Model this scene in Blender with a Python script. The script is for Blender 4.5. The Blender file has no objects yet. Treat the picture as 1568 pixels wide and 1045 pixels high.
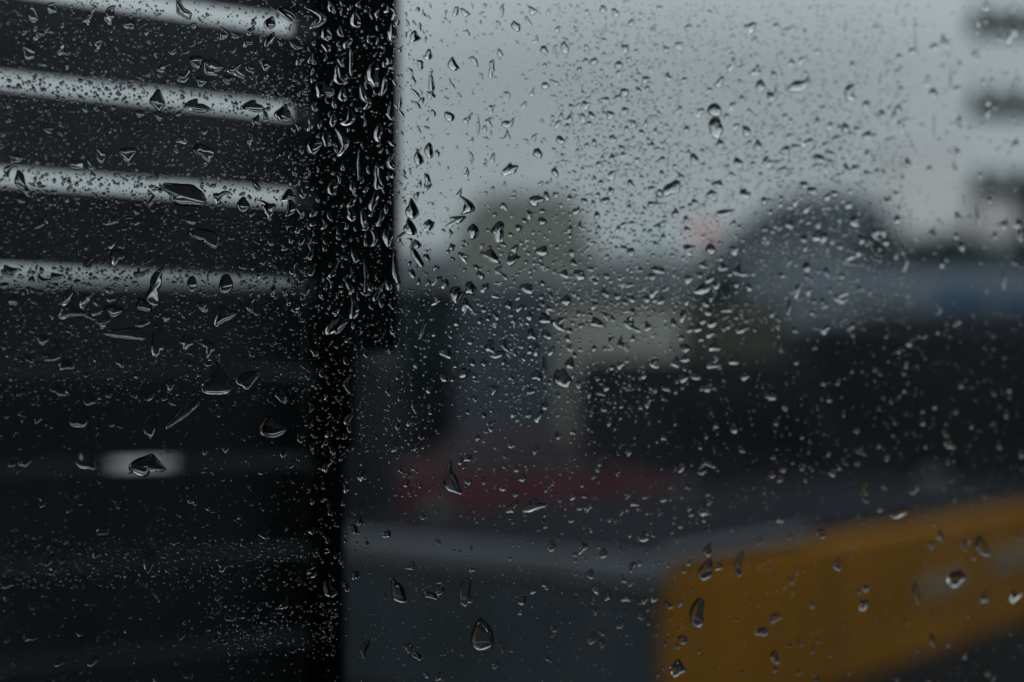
import bpy, math, random
import numpy as np
from mathutils import Vector, Matrix
random.seed(7); rng=np.random.default_rng(11)
sc=bpy.context.scene
sc.view_settings.view_transform='Standard'; sc.view_settings.look='None'
sc.view_settings.exposure=0; sc.view_settings.gamma=1

# ------------------------------------------------------------ materials
DK=.70
def mat(name,col,rough=0.6,metal=0.0,var=0.25,scale=4.0,spec=0.3,bump=0.0,coat=0.0):
    m=bpy.data.materials.new(name); m.use_nodes=True
    nt=m.node_tree; b=nt.nodes['Principled BSDF']
    tc=nt.nodes.new('ShaderNodeTexCoord'); n=nt.nodes.new('ShaderNodeTexNoise')
    n.inputs['Scale'].default_value=scale; n.inputs['Detail'].default_value=6
    nt.links.new(tc.outputs['Object'],n.inputs['Vector'])
    mx=nt.nodes.new('ShaderNodeMix'); mx.data_type='RGBA'
    a=[max(0,c*DK*(1-var)) for c in col]; z=[min(1,c*DK*(1+var)) for c in col]
    mx.inputs[6].default_value=(*a,1); mx.inputs[7].default_value=(*z,1)
    nt.links.new(n.outputs['Fac'],mx.inputs[0]); nt.links.new(mx.outputs[2],b.inputs['Base Color'])
    b.inputs['Roughness'].default_value=rough; b.inputs['Metallic'].default_value=metal
    b.inputs['Specular IOR Level'].default_value=spec; b.inputs['Coat Weight'].default_value=coat
    if bump>0:
        bp=nt.nodes.new('ShaderNodeBump'); bp.inputs['Strength'].default_value=bump
        bp.inputs['Distance'].default_value=0.02
        nt.links.new(n.outputs['Fac'],bp.inputs['Height']); nt.links.new(bp.outputs['Normal'],b.inputs['Normal'])
    return m

# ------------------------------------------------------------ mesh helpers
class MB:
    def __init__(s): s.v=[];s.f=[];s.m=[]
    def box(s,x0,x1,y0,y1,z0,z1,mi=0):
        b=len(s.v)
        s.v+=[(x0,y0,z0),(x1,y0,z0),(x1,y1,z0),(x0,y1,z0),(x0,y0,z1),(x1,y0,z1),(x1,y1,z1),(x0,y1,z1)]
        for q in [(0,3,2,1),(4,5,6,7),(0,1,5,4),(1,2,6,5),(2,3,7,6),(3,0,4,7)]:
            s.f.append(tuple(b+i for i in q)); s.m.append(mi)
    def prism(s,prof,y0,y1,mi=0,inset=None):
        n=len(prof);b=len(s.v)
        for y,sg in((y0,1),(y1,-1)):
            for (x,z) in prof:
                t=0
                if inset and z>inset[0]: t=(z-inset[0])*inset[1]
                s.v.append((x,y+sg*t,z))
        s.f.append(tuple(b+i for i in range(n))); s.m.append(mi)
        s.f.append(tuple(b+n+i for i in reversed(range(n)))); s.m.append(mi)
        for i in range(n):
            j=(i+1)%n; s.f.append((b+i,b+n+i,b+n+j,b+j)); s.m.append(mi)
    def cyl(s,p0,p1,r0,r1,n=16,mi=0):
        p0=Vector(p0);p1=Vector(p1);d=(p1-p0).normalized()
        a=d.orthogonal().normalized();c=d.cross(a);b=len(s.v)
        for p,r in((p0,r0),(p1,r1)):
            for i in range(n):
                t=2*math.pi*i/n; s.v.append(tuple(p+a*r*math.cos(t)+c*r*math.sin(t)))
        for i in range(n):
            j=(i+1)%n; s.f.append((b+i,b+j,b+n+j,b+n+i)); s.m.append(mi)
        s.f.append(tuple(b+i for i in reversed(range(n)))); s.m.append(mi)
        s.f.append(tuple(b+n+i for i in range(n))); s.m.append(mi)
    def obj(s,name,mats,parent=None,bevel=0,smooth=False):
        me=bpy.data.meshes.new(name); me.from_pydata(s.v,[],s.f)
        for m in mats: me.materials.append(m)
        me.polygons.foreach_set('material_index',s.m)
        if smooth: me.polygons.foreach_set('use_smooth',[True]*len(s.f))
        me.update()
        o=bpy.data.objects.new(name,me); sc.collection.objects.link(o)
        if parent: o.parent=parent
        if bevel:
            b=o.modifiers.new('bevel','BEVEL'); b.width=bevel; b.segments=3; b.limit_method='ANGLE'
        return o
def empty(name,loc=(0,0,0),rz=0):
    e=bpy.data.objects.new(name,None); sc.collection.objects.link(e)
    e.location=loc; e.rotation_euler=(0,0,rz); return e

# ------------------------------------------------------------ world + sun
w=bpy.data.worlds.new("World"); sc.world=w; w.use_nodes=True
nt=w.node_tree; bg=nt.nodes['Background']
sky=nt.nodes.new('ShaderNodeTexSky'); sky.sky_type='NISHITA'; sky.sun_disc=False
sky.sun_elevation=math.radians(48); sky.sun_rotation=math.radians(200); sky.dust_density=6; sky.air_density=1.2
hs=nt.nodes.new('ShaderNodeHueSaturation'); hs.inputs['Saturation'].default_value=0.2; hs.inputs['Value'].default_value=0.6
nt.links.new(sky.outputs[0],hs.inputs['Color'])
mx=nt.nodes.new('ShaderNodeMix'); mx.data_type='RGBA'; mx.inputs[0].default_value=0.88
tcw=nt.nodes.new('ShaderNodeTexCoord'); sp=nt.nodes.new('ShaderNodeSeparateXYZ'); nt.links.new(tcw.outputs['Generated'],sp.inputs[0])
cr=nt.nodes.new('ShaderNodeMapRange'); cr.inputs[1].default_value=.22; cr.inputs[2].default_value=.72
nt.links.new(sp.outputs['Z'],cr.inputs[0])
deck=nt.nodes.new('ShaderNodeMix'); deck.data_type='RGBA'
deck.inputs[6].default_value=(3.5,4.02,4.22,1); deck.inputs[7].default_value=(13.5,14.6,15.2,1)
nt.links.new(cr.outputs[0],deck.inputs[0])
cn=nt.nodes.new('ShaderNodeTexNoise'); cn.inputs['Scale'].default_value=2.2; cn.inputs['Detail'].default_value=3
nt.links.new(tcw.outputs['Generated'],cn.inputs['Vector'])
cm=nt.nodes.new('ShaderNodeMapRange'); cm.inputs[1].default_value=.3; cm.inputs[2].default_value=.7; cm.inputs[3].default_value=.88; cm.inputs[4].default_value=1.1
nt.links.new(cn.outputs['Fac'],cm.inputs[0])
vm=nt.nodes.new('ShaderNodeVectorMath'); vm.operation='SCALE'; nt.links.new(deck.outputs[2],vm.inputs[0]); nt.links.new(cm.outputs[0],vm.inputs['Scale'])
nt.links.new(vm.outputs[0],mx.inputs[7])
nt.links.new(hs.outputs[0],mx.inputs[6]); nt.links.new(mx.outputs[2],bg.inputs['Color'])
bg.inputs['Strength'].default_value=0.1
sl=bpy.data.lights.new('sun','SUN'); sl.energy=0.5; sl.angle=math.radians(30); sl.color=(1,.97,.92)
so=bpy.data.objects.new('sun',sl); sc.collection.objects.link(so)
so.rotation_euler=(math.radians(42),0,math.radians(-20))
so.location=(0,0,30)

# ------------------------------------------------------------ ground, road
m_asph=mat('wet_asphalt',(.012,.014,.018),.85,var=.4,scale=1.5,bump=.2,spec=.05)
m_pave=mat('pavement_concrete',(.03,.03,.03),.85,var=.2,spec=.1)
m_paint=mat('road_paint',(.25,.25,.24),.7)
g=MB(); g.box(-800,800,-200,1500,-.3,0); g.obj('ground',[mat('ground_soil',(.02,.022,.02),.9,spec=.05)])
g=MB(); g.box(-80,80,-3,29.8,.004-.1,.004); g.obj('road',[m_asph])
g=MB()
for k in range(-12,13):
    g.box(k*6-1.5,k*6+1.5,8.6,8.72,.006,.010); g.box(k*6-1.5,k*6+1.5,16.2,16.32,.006,.010)
g.obj('lane_marking',[m_paint])
g=MB(); g.box(-80,80,30,34,-.05,.14); g.box(-80,80,29.85,29.997,-.05,.12); g.obj('pavement',[m_pave],bevel=.02)

# ------------------------------------------------------------ vehicles
m_glass=mat('car_glass',(.010,.012,.015),.2,spec=.18,var=.1)
m_tyre=mat('tyre_rubber',(.015,.015,.015),.85)
m_rim=mat('wheel_rim',(.2,.21,.22),.4,metal=.7)
m_black=mat('black_plastic',(.010,.011,.013),.7,spec=.2)
m_lampw=mat('headlamp_lens',(.4,.42,.42),.2)
m_lampr=mat('tail_lamp_lens',(.3,.02,.02),.2)
def wheels(par,xs,W,r):
    wb=MB()
    for x in xs:
        for s in(-1,1):
            wb.cyl((x,s*(W/2-.2),r),(x,s*(W/2+.0),r),r,r,24,0)
            wb.cyl((x,s*(W/2),r),(x,s*(W/2+.015),r),r*.62,r*.58,16,1)
    wb.obj('wheels',[m_tyre,m_rim],par,bevel=.015)
def car(name,loc,rz,paint,L=4.3,W=1.75,H=1.45):
    e=empty(name,(loc[0],loc[1],0.004),rz)
    h=L/2
    b=MB(); b.prism([(-h,.35),(-h+.05,.32),(h-.05,.32),(h,.38),(h-.02,.62),(h-.25,.74),(h-1.15,.92),(-h+.6,.97),(-h+.08,.93),(-h-.02,.6)],-W/2,W/2,0,(.7,.25))
    b.obj('body',[paint],e,bevel=.06,smooth=False)
    c=MB(); c.prism([(-h+.35,.94),(h-1.2,.9),(h-1.95,H-.05),(-h+1.0,H-.05)],-W/2+.08,W/2-.08,0,(.92,.32))
    c.obj('windows',[m_glass],e,bevel=.03)
    r=MB(); r.prism([(-h+.9,H-.05),(h-1.9,H-.05),(h-2.1,H),(-h+1.1,H+.005)],-W/2+.22,W/2-.22,0)
    for s in(-1,1):
        y=s*(W/2-.11)
        for (xa,xb) in((h-1.22,h-1.93),(-.1,-.15),(-h+.42,-h+1.0)):
            r.cyl((xa,y,.93),(xb,s*(W/2-.235),H-.03),.035,.03,8,0)
    r.obj('roof',[paint],e,bevel=.02)
    t=MB()
    for s in(-1,1):
        t.box(h-.14,h+.005,s*.62-.17,s*.62+.17,.56,.68,0); t.box(-h-.03,-h+.1,s*.66-.13,s*.66+.13,.66,.84,1)
        t.box(h-1.35,h-1.18,s*(W/2+.08)-.08,s*(W/2+.08)+.08,.95,1.07,2)
    t.box(h-.1,h+.02,-.5,.5,.36,.5,2); t.box(-h-.04,-h+.1,-.3,.3,.4,.5,2)
    t.obj('lamps_and_trim',[m_lampw,m_lampr,m_black],e,bevel=.02)
    wheels(e,(-h+.78,h-.85),W,.31)
    return e
m_red=mat('red_paint',(.066,.021,.028),.65,var=.25,spec=.12,scale=1.5)
m_slate=mat('slate_paint',(.03,.036,.045),.45,var=.1)
m_dark=mat('dark_paint',(.010,.012,.017),.6,var=.1,spec=.12)
car('red_car',(.38,20),0,m_red,H=1.4)
car('dark_car',(9.8,15.5),math.pi,m_dark,H=1.5)
car('dark_car',(-5.5,18.5),0,m_dark)
car('dark_car',(14.5,17),0,m_dark,L=4.6,H=1.6)

m_yel=mat('yellow_paint',(.225,.100,.010),.75,var=.5,scale=1.8,spec=.06)
m_roof=mat('van_roof_dark',(.010,.011,.015),.85,var=.3,spec=.04)
m_trim=mat('grey_trim',(.085,.098,.115),.6,var=.4)
def yellow_van():
    e=empty('yellow_van',(.465,4.2,.004),math.atan2(2.3,1.88))
    W=1.6;L=3.9;H=1.5
    b=MB(); b.box(0,L,0,W,.95,H-.02,0); b.obj('upper_body',[m_yel],e,bevel=.03)
    b=MB(); b.box(-.02,L+.02,.012,W-.012,.32,.945,0); b.obj('lower_body',[m_black],e,bevel=.04)
    b=MB(); b.box(.04,L-.04,.05,W-.05,H-.015,H+.01,0)
    for k in range(6): b.box(.1,L-.1,.2+k*.23,.24+k*.23,H+.01,H+.02,0)
    b.obj('roof',[m_roof],e,bevel=.008)
    b=MB(); b.box(-.035,-.003,.03,W-.04,.98,H-.1,0)
    b.obj('windscreen',[mat('windscreen',(.026,.034,.042),.45,spec=.3,var=.6,scale=3)],e,bevel=.01)
    b=MB(); b.box(1.75,2.2,-.012,-.002,1.19,1.26,0); b.box(2.5,3.4,-.012,-.002,1.22,1.31,0); b.obj('side_windows',[mat('pale_side_glass',(.18,.155,.11),.5,var=.5,scale=5)],e,bevel=.01)
    b=MB(); b.box(-.05,-.002,.0,W-.03,H-.075,H-.0,0); b.box(.0,.9,.0,.05,H-.005,H+.022,0)
    b.obj('trim',[m_trim],e,bevel=.01)
    b=MB()
    for x in(1.05,2.38): b.box(x,x+.012,-.004,.003,.4,1.46,0)
    b.box(-.1,-.02,.02,W-.02,.35,.55,0)
    b.box(-.05,.0,.5,1.1,.6,.8,0)
    b.obj('door_seams_and_bumper',[m_black],e)
    b=MB(); b.box(-.06,-.018,.1,.36,.66,.86,0); b.box(-.06,-.018,W-.36,W-.1,.66,.86,0); b.obj('headlamps',[m_lampw],e,bevel=.02)
    wb=MB()
    for x in(.7,3.1):
        for y in(0,W):
            s=-1 if y==0 else 1
            wb.cyl((x,y-s*.18,.3),(x,y+s*.01,.3),.3,.3,24,0); wb.cyl((x,y+s*.01,.3),(x,y+s*.025,.3),.19,.17,16,1)
    wb.obj('wheels',[m_tyre,m_rim],e,bevel=.015)
yellow_van()

def box_truck(name,loc,rz,cargo,cab,L=6,W=2.3,H=3.2):
    e=empty(name,(loc[0],loc[1],.004),rz); h=L/2
    b=MB(); b.box(-h,h-1.8,-W/2,W/2,.95,H,0)
    for k in range(8):
        x=-h+.25+k*(L-2.1)/7.5; b.box(x,x+.04,-W/2-.02,W/2+.02,1.0,H-.05,0)
    b.obj('cargo_box',[cargo],e,bevel=.03)
    c=MB(); c.prism([(h-1.7,.6),(h,.6),(h,1.35),(h-.25,2.2),(h-.45,2.35),(h-1.7,2.35)],-W/2+.1,W/2-.1,0,(1.4,.08)); c.obj('cab',[cab],e,bevel=.05)
    g=MB(); g.box(h-1.2,h-.45,-W/2+.06,W/2-.06,1.45,2.1,0); g.box(h-.2,h-.13,-W/2+.25,W/2-.25,1.4,1.95,0); g.obj('windows',[m_glass],e)
    c=MB(); c.box(-h,h-.2,-.45,.45,.55,.94,0); c.box(-h-.05,-h,-W*.42,W*.42,.5,.65,0); c.obj('chassis',[m_black],e)
    wheels(e,(-h+.6,-h+1.5,h-.9),W,.45)
m_cargo_grey=mat('cargo_grey',(.31,.325,.285),.7,var=.2)
m_cargo_slate=mat('cargo_slate',(.040,.055,.074),.6,var=.3)
m_cargo_tan=mat('cargo_tan',(.055,.055,.042),.7)
box_truck('box_truck',(1.98,29.0),math.pi/2,m_cargo_grey,m_slate,H=3.55,W=2.25)
box_truck('box_truck',(-.1,25),math.pi/2,m_cargo_slate,m_slate,H=3.7,W=1.5,L=5)
box_truck('box_truck',(4.3,30.5),math.pi/2,m_cargo_tan,m_dark,H=3.7,W=1.9)

def bus(name,loc,rz,paint,L=9,W=2.5,H=3.1,zw=(1.3,2.2),accent=None):
    e=empty(name,(loc[0],loc[1],.004),rz); h=L/2
    b=MB(); b.box(-h,h,-W/2,W/2,.4,H,0); b.obj('body',[paint],e,bevel=.15)
    g=MB()
    n=7
    for k in range(n):
        x=-h+.4+k*(L-.8)/n
        g.box(x,x+(L-.8)/n-.12,-W/2-.012,W/2+.012,zw[0],zw[1],0)
    g.box(-h-.012,h+.012,-W/2+.2,W/2-.2,zw[0],zw[1],0); g.obj('windows',[m_glass],e)
    c=MB(); c.box(-h+1,h-1,-.7,.7,H,H+.2,0); c.box(-h-.03,h+.03,-W/2-.015,W/2+.015,.4,.62,1)
    if accent:
        c.box(.5,1.7,-W/2-.02,W/2+.02,zw[1]+.15,H-.25,2); c.box(2.1,h-.5,-W/2-.02,W/2+.02,zw[1]+.1,H-.45,2)
    c.obj('roof_unit_and_trim',[paint,m_black,accent or paint],e,bevel=.02)
    wheels(e,(-h+1.8,h-1.8),W,.48)
bus('double_deck_bus',(9.6,35),0,mat('pale_blue_bus_paint',(.13,.165,.195),.6,var=.5,scale=.8),L=7.6,H=4.8,W=2.5,zw=(1.2,3.5),accent=mat('blue_panel',(.045,.105,.19),.5,var=.3))
def van(name,loc,rz,paint,L=5,W=1.9,H=2.3,panel=None):
    e=empty(name,(loc[0],loc[1],.004),rz); h=L/2
    b=MB(); b.prism([(-h,.35),(h,.35),(h+.02,.95),(h-.75,1.2),(h-1.35,H-.08),(h-1.6,H),(-h+.1,H),(-h,H-.15)],-W/2,W/2,0,(1.2,.08)); b.obj('body',[paint],e,bevel=.06)
    g=MB(); g.box(h-2.1,h-1.35,-W/2-.01,W/2+.01,1.25,1.8,0); g.box(h-3.3,h-2.25,-W/2+.03,W/2-.03,1.25,1.8,0); g.obj('windows',[m_glass],e)
    t=MB(); t.box(h-.05,h+.06,-W/2+.05,W/2-.05,.35,.55,0); t.box(h-2.18,h-2.165,-W/2-.008,-W/2+.02,.45,2.0,0); t.box(h-.12,h+.03,-W/2+.1,-W/2+.35,.7,.85,1)
    t.obj('bumper_and_lamps',[m_black,m_lampw],e)
    if panel:
        p=MB(); p.box(*panel); p.obj('side_sign',[mat('pale_sticker',(.38,.40,.39),.6,var=.5,scale=8)],e)
    wheels(e,(-h+.9,h-.95),W,.34)
van('dark_van',(3.3,21.5),0,m_dark,L=4.6,H=2.5)
van('dark_van',(-3.25,7.6),math.pi,m_dark,L=5.2,H=2.35,W=1.9,panel=(-1.66,-1.40,.905,.975,1.57,1.72))
bus('dark_bus',(9.3,23.5),0,m_dark,L=9,H=3.1,W=2.4)

# ------------------------------------------------------------ buildings
m_hazeglass=mat('distant_glass',(.25,.28,.3),.4,var=.2)  # lightened window colour stands in for distance haze
def building(name,x0,x1,y,dep,H,wall,storeys,bays,steps=(),parapet=.5,gl=None,prof=None):
    e=empty(name,((x0+x1)/2,y,0)); hw=(x1-x0)/2
    b=MB(); b.box(-hw,hw,0,dep,0,H,0)
    if prof: b.prism([(px-(x0+x1)/2,pz) for px,pz in prof],.4,dep-.4,0)
    for (a,c,h2) in steps: b.box(a-(x0+x1)/2,c-(x0+x1)/2,.6,dep-.6,H,h2,0)
    b.obj('walls',[wall],e)
    p=MB(); p.box(-hw-.12,hw+.12,-.12,dep+.12,H+.003,H+parapet*.4,0)
    for k in range(1,storeys): p.box(-hw-.06,hw+.06,-.06,-.003,k*H/storeys-.08,k*H/storeys+.08,0)
    p.obj('cornices',[wall],e)
    g=MB();s=MB(); sh=H/storeys; bw=2*hw/bays
    for i in range(storeys):
        for j in range(bays):
            cx=-hw+(j+.5)*bw; z=i*sh+sh*.3
            g.box(cx-bw*.22,cx+bw*.22,-.03,-.004,z,z+sh*.45,0)
            s.box(cx-bw*.28,cx+bw*.28,-.14,-.005,z-.12,z-.003,0)
    g.box(-.6,.6,-.06,-.035,0,2.3,0)
    g.obj('windows_and_door',[gl or m_glass],e); s.obj('sills',[wall],e)
m_ol=mat('olive_render',(.235,.255,.225),.85,var=.12,scale=.3)
m_bl=mat('blue_grey_render',(.105,.135,.16),.85,var=.2,scale=.3)
m_dk=mat('dark_render',(.015,.018,.024),.85,var=.2,scale=.3,spec=.1)
m_pale=mat('pale_haze_render',(1,1,1),.85,var=.05,scale=.2)  # white wall colour carries the haze of the far tower
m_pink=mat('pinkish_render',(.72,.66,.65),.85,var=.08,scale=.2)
m_pg=mat('distant_glass_pale',(.8,.85,.9),.5,var=.1)  # tower windows paled further, haze painted into the colour
building('apartment_building',-2.5,3.6,62,10,8.2,m_ol,3,4,prof=[(-2.4,8.3),(3.5,8.3),(3.3,9.6),(2.5,10.7),(-1.0,10.8),(-1.9,10.1),(-2.4,9.2)],gl=m_hazeglass)
building('apartment_building',-9,-2.7,66,10,8.3,mat('grey_render',(.19,.225,.25),.85,var=.1),3,6,gl=m_hazeglass)
building('apartment_building',-30,-9.3,64,10,7.0,m_bl,3,12)
building('office_building',3.8,10.2,70,10,8.5,mat('mid_grey_render',(.24,.27,.29),.85),3,6,gl=m_hazeglass)
building('office_building',10.9,17.6,65,12,9.6,m_bl,4,6,prof=[(11.0,9.6),(17.5,9.6),(17.2,10.6),(15.8,11.2),(13,11.1),(11.6,10.5)],gl=m_hazeglass)
building('low_house',17.9,45,60,10,8.1,mat('teal_grey_render',(.14,.18,.195),.85,var=.2),2,10)
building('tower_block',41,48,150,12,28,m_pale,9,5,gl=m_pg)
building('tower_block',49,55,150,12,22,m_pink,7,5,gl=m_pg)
building('shop_row',-22,-1.2,44,6,5.1,m_dk,2,11)
building('shop_row',-.8,30,46,6,5.0,mat('shop_dark',(.035,.04,.045),.85),2,18)
g=MB(); g.box(6.2,40,36.8,37.1,0,3.0)
for k in range(12): g.box(6.2+k*3,6.5+k*3,36.65,36.797,0,3.15)
g.obj('boundary_wall',[m_dk])

# ------------------------------------------------------------ trees
m_bark=mat('bark',(.03,.028,.025),.9); m_leaf=mat('leaves',(.014,.032,.028),.8,var=.5,scale=1.2,spec=.1)
def tree(name,x,y,H,R,n=2600,base=.35):
    e=empty(name,(x,y,0)); t=MB(); t.cyl((0,0,0),(.1,0,H*.5),.22,.13,12)
    tips=[]
    for k in range(9):
        a=k*2.4+random.random(); z=H*(base+.05*k*.6)
        p=Vector((math.cos(a)*R*random.uniform(.4,.8),math.sin(a)*R*random.uniform(.4,.8),z+H*random.uniform(.15,.4)))
        t.cyl((.05,0,min(z,H*.5)),p,.09,.03,8); tips.append(p)
    t.cyl((.1,0,H*.5),(0,.1,H*.85),.13,.03,8); tips.append(Vector((0,0,H*.85)))
    t.obj('trunk',[m_bark],e,smooth=True)
    lv=MB()
    for i in range(n):
        c=random.choice(tips); d=Vector([random.gauss(0,1) for _ in range(3)]).normalized()*R*.42*random.random()**.4
        p=c+d; p.z=min(p.z,H)
        s=random.uniform(.08,.2); a=Vector([random.gauss(0,1) for _ in range(3)]).normalized()*s; b2=a.orthogonal().normalized()*s*.7
        k=len(lv.v); lv.v+=[tuple(p-a),tuple(p+b2),tuple(p+a),tuple(p-b2)]; lv.f.append((k,k+1,k+2,k+3)); lv.m.append(0)
    lv.obj('foliage',[m_leaf],e)
tree('street_tree',5.9,37,5.2,1.5)
tree('street_tree',12.2,41,6.7,2.4); tree('street_tree',15.6,42,6.8,2.8); tree('street_tree',-3.4,38,4.6,1.8)

# ------------------------------------------------------------ street furniture
m_steel=mat('dark_steel',(.012,.014,.017),.6,metal=.1)
e=empty('utility_pole',(5.3,13.0,0.0))
p=MB(); p.cyl((0,0,0),(0,0,6.4),.13,.1,16); p.obj('pole',[mat('pole_wood',(.03,.03,.03),.85)],e)
p=MB(); q=MB()
for z in(5.36,4.6,3.85):
    p.box(-1.08,1.08,-.06,.06,z-.075,z+.075)
    for x in(-1.0,-.8,-.58,.58,.8,1.0):
        q.cyl((x,0,z+.075),(x,0,z+.20),.045,.035,10); q.cyl((x,0,z+.11),(x,0,z+.15),.07,.07,10)
    p.cyl((-.5,-.05,z-.03),(0,-.11,z-.4),.018,.018,6); p.cyl((.5,-.05,z-.03),(0,-.11,z-.4),.018,.018,6)
p.obj('cross_arms',[m_steel],e); q.obj('insulators',[m_black],e)
p=MB(); p.cyl((-.45,-.05,3.3),(-.45,-.05,4.0),.22,.22,20); p.box(-.45,0,-.1,.0,3.6,3.68); p.obj('transformer',[m_steel],e,bevel=.02)
def sign(name,x,y,z,r,col):
    e=empty(name,(x,y,0.14)); p=MB(); p.cyl((0,0,0),(0,0,z+r),.05,.045,12); p.obj('post',[m_steel],e)
    p=MB(); p.cyl((0,-.055,z),(0,-.10,z),r,r,28,0); p.cyl((0,-.101,z),(0,-.106,z),r*.6,r*.6,28,1)
    p.obj('disc',[mat(name+'_face',col,.5),mat(name+'_centre',(.95,.62,.62) if col[0]>col[2] else col,.5)],e)
sign('round_road_sign',4.25,31.5,5.4,.28,(.95,.42,.44)); sign('hanging_shop_sign',3.2,32,5.35,.2,(.45,.9,.85))

# ------------------------------------------------------------ louvred shutter just outside the window
A=Vector((-.110,.75)); B=Vector((-.241,.67)); dr=(A-B).normalized()
ang=math.atan2(dr.y,dr.x)
e=empty('louvred_shutter',(A.x,A.y,0),ang)
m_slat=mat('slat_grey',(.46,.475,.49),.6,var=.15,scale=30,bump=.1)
m_slat2=mat('slat_grey_shade',(.31,.32,.34),.6,var=.25,scale=20,bump=.1)  # darker copy of the slat grey, shade painted into the colour
m_slat3=mat('slat_grey_deep_shade',(.20,.205,.22),.65,var=.3,scale=20,bump=.1)  # darkest copy, painted shade for the lowest slats
m_edge=mat('slat_back_dark',(.012,.013,.015),.8,spec=.05)  # edges and back coloured dark to hide the skylight they catch
s=MB(); pitch=.0459; gap=.0094
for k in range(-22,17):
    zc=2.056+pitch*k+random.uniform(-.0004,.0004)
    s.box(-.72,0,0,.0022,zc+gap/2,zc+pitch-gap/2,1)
    s.m[-4]=0 if k>=1 else (2 if k>=-1 else 3)  # front faces step down into the painted shade tones
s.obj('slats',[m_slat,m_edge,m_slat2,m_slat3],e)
m_frame=mat('frame_black',(.008,.011,.015),.6,var=.2,scale=20,spec=.15)
s=MB(); s.box(.001,.019,-.014,.022,.0,2.85); s.box(-.76,-.721,-.014,.022,.0,2.85); s.box(-.72,0,-.012,.02,2.785,2.85); s.box(-.72,0,-.012,.02,.9,.96)
for z in(1.2,2.0,2.5): s.cyl((.019,-.016,z-.03),(.019,-.016,z+.03),.004,.004,10)
s.obj('frame',[m_frame],e,bevel=.003)
s=MB(); s.box(.020,.052,-.010,.024,2.022,2.85); s.obj('guide_rail',[m_frame],e,bevel=.002)

# ------------------------------------------------------------ vehicle cabin around the camera, with the window
AL=math.radians(17); D0=.485
cab=empty('bus_cabin',(0,D0,0),AL)
m_int=mat('cabin_lining',(.04,.04,.042),.8); m_rub=mat('window_rubber',(.012,.012,.012),.7)
s=MB(); U=.42; Z0=1.68; Z1=2.5
s.box(-1.6,-U,-.02,.02,.7,2.95); s.box(U,1.6,-.02,.02,.7,2.95); s.box(-U,U,-.02,.02,.7,Z0); s.box(-U,U,-.02,.02,Z1,2.95)
s.box(-1.6,1.6,-2.2,-2.16,.7,2.95); s.box(-1.64,-1.6,-2.2,.02,.7,2.95); s.box(1.6,1.64,-2.2,.02,.7,2.95)
s.box(-1.6,1.6,-2.16,-.02,.66,.7); s.box(-1.6,1.6,-2.16,-.02,2.95,2.99)
s.obj('wall_panels',[m_int],cab)
s=MB(); s.box(-U,-U+.02,-.025,.025,Z0,Z1); s.box(U-.02,U,-.025,.025,Z0,Z1); s.box(-U+.02,U-.02,-.025,.025,Z0,Z0+.02); s.box(-U+.02,U-.02,-.025,.025,Z1-.02,Z1)
s.obj('window_gasket',[m_rub],cab,bevel=.004)
gm=bpy.data.materials.new('misted_glass'); gm.use_nodes=True; nt=gm.node_tree; nt.nodes.clear()
out=nt.nodes.new('ShaderNodeOutputMaterial'); tr=nt.nodes.new('ShaderNodeBsdfTransparent'); tr.inputs[0].default_value=(.93,.96,.965,1)
tl=nt.nodes.new('ShaderNodeBsdfTranslucent'); tl.inputs[0].default_value=(.8,.85,.9,1)
gl=nt.nodes.new('ShaderNodeBsdfGlossy'); gl.inputs['Roughness'].default_value=.02
tc=nt.nodes.new('ShaderNodeTexCoord')
n1=nt.nodes.new('ShaderNodeTexNoise'); n1.inputs['Scale'].default_value=9; n1.inputs['Detail'].default_value=5
n2=nt.nodes.new('ShaderNodeTexNoise'); n2.inputs['Scale'].default_value=1400; n2.inputs['Detail'].default_value=2
mp=nt.nodes.new('ShaderNodeMapping'); mp.inputs['Scale'].default_value=(1.6,1,.5)
nt.links.new(tc.outputs['Object'],mp.inputs[0]); nt.links.new(mp.outputs[0],n1.inputs[0]); nt.links.new(tc.outputs['Object'],n2.inputs[0])
mr=nt.nodes.new('ShaderNodeMapRange'); mr.inputs[1].default_value=.4; mr.inputs[2].default_value=.75; mr.inputs[3].default_value=.0003; mr.inputs[4].default_value=.012
mu=nt.nodes.new('ShaderNodeMath'); mu.operation='MULTIPLY'; mul=nt.nodes.new('ShaderNodeMapRange'); mul.inputs[1].default_value=.4; mul.inputs[2].default_value=.65; mul.inputs[3].default_value=.2; mul.inputs[4].default_value=2.2
nt.links.new(n1.outputs['Fac'],mr.inputs[0]); nt.links.new(mr.outputs[0],mu.inputs[0]); nt.links.new(n2.outputs['Fac'],mul.inputs[0]); nt.links.new(mul.outputs[0],mu.inputs[1])
m1=nt.nodes.new('ShaderNodeMixShader'); m2=nt.nodes.new('ShaderNodeMixShader'); m2.inputs[0].default_value=.025
nt.links.new(mu.outputs[0],m1.inputs[0]); nt.links.new(tr.outputs[0],m1.inputs[1]); nt.links.new(tl.outputs[0],m1.inputs[2])
nt.links.new(m1.outputs[0],m2.inputs[1]); nt.links.new(gl.outputs[0],m2.inputs[2]); nt.links.new(m2.outputs[0],out.inputs[0])
me=bpy.data.meshes.new('window_pane'); me.from_pydata([(-U+.01,0,Z0+.01),(U-.01,0,Z0+.01),(U-.01,0,Z1-.01),(-U+.01,0,Z1-.01)],[],[(0,1,2,3)])
me.materials.append(gm); o=bpy.data.objects.new('window_pane',me); sc.collection.objects.link(o); o.parent=cab

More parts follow.
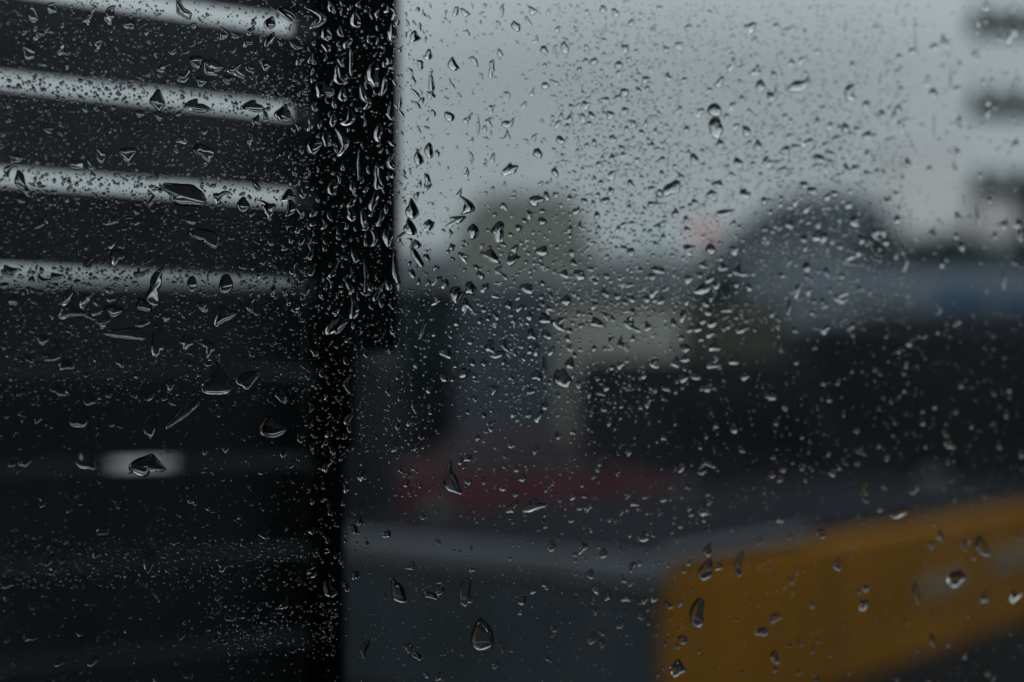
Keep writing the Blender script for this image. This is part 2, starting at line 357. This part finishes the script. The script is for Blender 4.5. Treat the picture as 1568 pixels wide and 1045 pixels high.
# ------------------------------------------------------------ raindrops on the outside of the pane
sa,ca=math.sin(AL),math.cos(AL)
def P(gx,gy):   # layout grid of the pane (1568 x 1045 cells) -> metres on the pane
    X=(gx-784)/2178; u=X*D0/(ca-X*sa); d=D0+u*sa
    return u,2+(600-gy)/2178*d
CELL=D0/2178
K=1.05
drops=[]
pos=np.zeros((0,3))
def add(gx,gy,rx,ry,tilt=0,h=.5,amp=.12,bend=0,force=False):
    global pos
    u,z=P(gx,gy); k=K if not force else 1.2
    rx*=CELL*k; ry*=CELL*k; r=math.sqrt(rx*ry)
    if not force and len(pos):
        d=np.hypot(pos[:,0]-u,pos[:,1]-z)
        if np.any(d<(pos[:,2]+r)*.96): return
    pos=np.vstack([pos,[u,z,r]])
    drops.append((u,z,rx,ry,tilt,min(1.05,h*1.4),amp,bend))
S=[(278,295,26,14,-.15,.55,.3,.3),(570,108,10,17,-.2,.75,.25,.2),(492,134,11,13,.5,.6,.3,.3),(1030,287,13,10,.5,.5,.25,.2),(1097,165,11,9,0,.6,.1,0),
(1098,192,11,14,0,.6,.2,.2),(1225,128,17,8,.1,.5,.35,.3),(330,585,15,19,.3,.35,.3,.4),(605,410,5,24,.15,.55,.15,.4),(430,606,10,7,-.3,.7,.2,.3),
(738,970,15,20,.2,.35,.15,.2),(1066,935,11,18,-.1,.35,.15,.2),(860,580,10,15,.5,.5,.3,.6),(577,270,6,17,.1,.65,.3,.4),(578,200,6,13,0,.6,.2,.2),
(508,285,8,11,0,.6,.2,.2),(514,500,15,10,.9,.55,.35,.4),(630,320,7,14,.3,.5,.25,.5),(627,348,7,12,.6,.5,.25,.5),(763,352,9,12,-.3,.6,.3,.2),
(1180,606,9,7,0,.75,.2,.1),(1125,655,5,8,0,.85,.05,0),(660,910,10,5,-.3,.75,.2,0),(640,1002,8,5,-.4,.75,.2,0),(800,918,5,7,-.6,.7,.2,0),
(225,712,16,15,0,.5,.35,.2),(312,360,17,11,-.5,.55,.3,.5),(320,100,9,14,.7,.5,.3,.5),(310,230,13,9,-.6,.5,.3,.3),(190,510,24,7,-.1,.35,.25,.6),
(235,438,9,20,-.2,.45,.35,.4),(345,434,8,13,0,.5,.1,0),(293,434,6,10,0,.5,.1,0),(237,150,8,13,0,.5,.3,.3),(295,160,15,7,.1,.5,.4,.3),(430,172,12,9,.4,.5,.3,.4),
(382,160,13,7,.2,.5,.35,.3),(370,312,9,8,0,.5,.3,.2),(440,298,9,7,.2,.5,.3,0),(105,478,14,8,.2,.5,.4,.5),(240,520,8,18,.1,.4,.3,.3),(340,485,14,9,.9,.45,.3,.4),
(640,240,5,11,.3,.55,.2,.3),(660,125,4,12,.1,.55,.15,.2),(633,52,8,6,.6,.5,.3,.3),(692,95,6,9,.3,.5,.2,.7),(780,258,11,7,.4,.5,.3,.3),(820,305,10,7,.3,.55,.35,.3),
(1075,442,13,8,.2,.6,.3,.4),(1110,325,12,6,.1,.5,.3,.3),(1305,138,9,11,.2,.45,.3,.3),(1065,242,6,9,0,.5,.2,.2),(1332,205,9,6,0,.5,.2,.2),(1258,240,10,6,-.3,.6,.2,.3),
(1475,375,5,9,0,.55,.2,.1),(1460,885,14,12,.5,.4,.3,.4),(1375,785,12,7,.2,.4,.3,.3),(1165,965,9,7,.2,.5,.2,.2),(1035,1020,12,9,.3,.4,.3,.2),(985,822,8,7,0,.6,.2,.1),
(230,650,7,16,.1,.4,.25,.2),(280,632,20,9,.8,.4,.3,.5),(130,700,10,18,.2,.3,.3,.4),(415,655,14,14,.4,.3,.2,.2),(380,580,9,15,-.5,.35,.3,.3),(120,640,9,14,.1,.3,.3,.3),
(610,905,9,16,.5,.4,.3,.4),(712,905,8,18,.2,.35,.3,.6),(815,775,14,8,.4,.4,.3,.5),(690,735,9,20,.3,.3,.3,.6),(230,855,7,14,0,.35,.3,.2),(160,813,8,6,0,.7,.1,0),(505,900,8,12,.3,.4,.3,.3),
(1075,780,7,10,0,.5,.3,.2),(1130,860,6,16,-.3,.35,.2,.4),(1080,870,8,17,-.3,.35,.2,.5),(1500,835,10,14,.3,.35,.3,.3),(1400,905,5,15,.1,.4,.2,.2)]
for s_ in S: add(*s_,force=True)
for (gx,gy,L) in [(1408,60,30),(1436,190,36),(1372,250,26),(1500,330,30),(1462,120,24),(1540,420,34),(1390,395,28),(733,190,20),(612,150,24),(648,500,24),(835,560,26),(560,420,30),(536,90,26),(548,250,28),(1210,470,20),(230,790,26),(68,330,16),(1300,40,16)]:
    add(gx,gy,rng.uniform(2.0,3.2),L*.6,rng.normal(0,.08),.5,.35,rng.normal(0,1.0),force=True)
def cluster(x0,x1,y0,y1,n,r0,r1,asp=(.9,1.8),tl=.5,h=(.4,.65),soft=True,pw=2.6):
    for _ in range(n):
        if soft:
            gx=(x0+x1)/2+(x1-x0)/2*np.clip(rng.normal(0,.6),-1.3,1.3); gy=(y0+y1)/2+(y1-y0)/2*np.clip(rng.normal(0,.6),-1.3,1.3)
        else: gx=rng.uniform(x0,x1); gy=rng.uniform(y0,y1)
        r=r0+(r1-r0)*rng.random()**pw; a=rng.uniform(*asp)
        add(gx,gy,r/math.sqrt(a),r*math.sqrt(a),rng.normal(0,tl),rng.uniform(*h),rng.uniform(.1,.55),rng.normal(0,.6))
cluster(470,600,0,480,360,2.8,12.5,(1.2,2.8),.35,(.55,.75),False,2.2)
cluster(470,560,470,900,190,2,7.5,(1,2.4),.4,(.45,.7),False)
cluster(595,660,0,420,110,2.5,10.5,(1.2,3.0),.4,(.45,.65),False,2.0)
cluster(590,660,430,760,110,2,6,(1.2,2.6),.3,(.4,.6),False)
cluster(380,475,0,480,200,2.3,11,(1,2.6),.5,(.45,.7),False)
cluster(0,400,0,620,320,2.2,10.5,(.7,2.0),.7,(.35,.6),False)
cluster(0,470,600,1045,200,2,8,(.7,2.0),.6,(.3,.45),False)
cluster(660,900,0,300,150,2.2,8.0,(1,2.6),.5,(.4,.6),False)
cluster(860,1060,40,420,850,2.0,6.8,(.7,1.5),.8,(.5,.7))
cluster(700,1010,310,470,460,2.6,11,(.5,1.3),.7,(.5,.75),True,2.2)
cluster(690,960,440,610,460,2.1,9,(.7,1.7),.6,(.5,.75))
cluster(960,1120,330,560,310,2.2,9.5,(.5,1.4),.7,(.5,.7))
cluster(1120,1350,90,450,650,2.1,9,(.5,1.6),.7,(.45,.7))
cluster(1340,1568,0,430,150,2.4,8,(.8,2.4),.4,(.4,.6),False)
cluster(1180,1568,430,720,110,2,5.5,(.8,1.8),.5,(.25,.45),False)
cluster(700,1100,580,800,150,2,6.5,(.9,1.8),.6,(.3,.5),False)
cluster(560,1568,680,1045,260,1.8,8.5,(.8,2.2),.6,(.25,.45),False)
cluster(880,1060,760,960,60,2.2,8,(.9,2),.6,(.35,.55),False)
cluster(1000,1200,20,260,50,2.2,6,(.8,1.6),.6,(.4,.6),False)
nmed=len(drops)
def micro(x0,x1,y0,y1,n,r0,r1,h=(.5,.9)):
    for _ in range(n):
        r=r0+(r1-r0)*rng.random()**2; a=rng.uniform(.8,1.5)
        u,z=P(rng.uniform(x0,x1),rng.uniform(y0,y1)); 
        d=np.hypot(pos[:nmed,0]-u,pos[:nmed,1]-z)
        if np.any(d<pos[:nmed,2]*1.1+r*CELL): continue
        drops.append((u,z,r*CELL/math.sqrt(a),r*CELL*math.sqrt(a),rng.normal(0,.4),rng.uniform(*h),.06,0))
micro(-20,470,-20,620,5200,.7,2.4); micro(-20,1590,-20,520,4200,.7,2.0); micro(-20,1590,520,1060,3600,.7,1.8,(.3,.7)); micro(850,1400,0,500,5500,.8,2.5)
micro(460,660,0,700,1500,.8,2.5); micro(0,480,820,900,700,.8,2.4); micro(320,520,920,1000,350,1,2.6); micro(690,1000,430,640,1100,.8,2.5)
micro(0,470,110,170,450,1.2,3.6); micro(0,470,262,318,450,1.2,3.6); micro(0,470,405,450,450,1.2,3.6)
V=[];F=[]; SM=[]
for i,(u,z,rx,ry,tilt,h,amp,bend) in enumerate(drops):
    med=i<nmed; ns=22 if med else 8; nr=7 if med else 3
    th=np.arange(ns)*2*math.pi/ns
    rad=np.ones(ns)
    if med:
        for k in(2,3,4,5): rad=rad+amp*rng.uniform(.2,1)/(k*.6)*np.cos(k*th+rng.uniform(0,6.28))
        rad=np.maximum(rad,.45)
    ox=np.cos(th)*rx*rad; oy=np.sin(th)*ry*rad
    ox=ox*(1-.2*(oy/ry))
    ct,st=math.cos(tilt),math.sin(tilt)
    hh=h*min(rx,ry)*1.0
    b=len(V)
    def put(x,y,hz):
        x=x+bend*rx*(y/ry)**2
        V.append((u+x*ct-y*st,.0003+hz,z+x*st+y*ct))
    for x,y in zip(ox,oy): put(x,y,0)
    F.append(tuple(b+j for j in range(ns))); SM.append(False)
    b=len(V)
    for ri in range(nr):
        t=(ri/nr); rho=math.cos(t*math.pi/2); hz=hh*math.sin(t*math.pi/2)
        for x,y in zip(ox,oy): put(x*rho,y*rho-(1-rho)*ry*.18,hz)
    put(0,-ry*.18,hh); top=len(V)-1
    for ri in range(nr-1):
        for j in range(ns):
            k=(j+1)%ns; F.append((b+ri*ns+k,b+ri*ns+j,b+(ri+1)*ns+j,b+(ri+1)*ns+k)); SM.append(True)
    r0=b+(nr-1)*ns
    for j in range(ns): F.append((r0+(j+1)%ns,r0+j,top)); SM.append(True)
me=bpy.data.meshes.new('raindrops'); me.from_pydata(V,[],F); me.polygons.foreach_set('use_smooth',SM)
wm=bpy.data.materials.new('water'); wm.use_nodes=True; b=wm.node_tree.nodes['Principled BSDF']
b.inputs['Transmission Weight'].default_value=1; b.inputs['IOR'].default_value=1.333; b.inputs['Roughness'].default_value=0; b.inputs['Base Color'].default_value=(1,1,1,1)
me.materials.append(wm); me.update()
o=bpy.data.objects.new('raindrops',me); sc.collection.objects.link(o); o.location=(0,D0,0); o.rotation_euler=(0,0,AL)
print('drops',nmed,len(drops),len(V))

# ------------------------------------------------------------ camera
cd=bpy.data.cameras.new('camera'); co=bpy.data.objects.new('camera',cd); sc.collection.objects.link(co)
co.location=(0,0,2); co.rotation_euler=(math.radians(90+2.05),0,0)
cd.lens=50; cd.sensor_width=36; cd.clip_start=.02; cd.clip_end=3000
cd.dof.use_dof=True; cd.dof.focus_distance=.462; cd.dof.aperture_fstop=4.3; cd.dof.aperture_blades=0
sc.camera=co
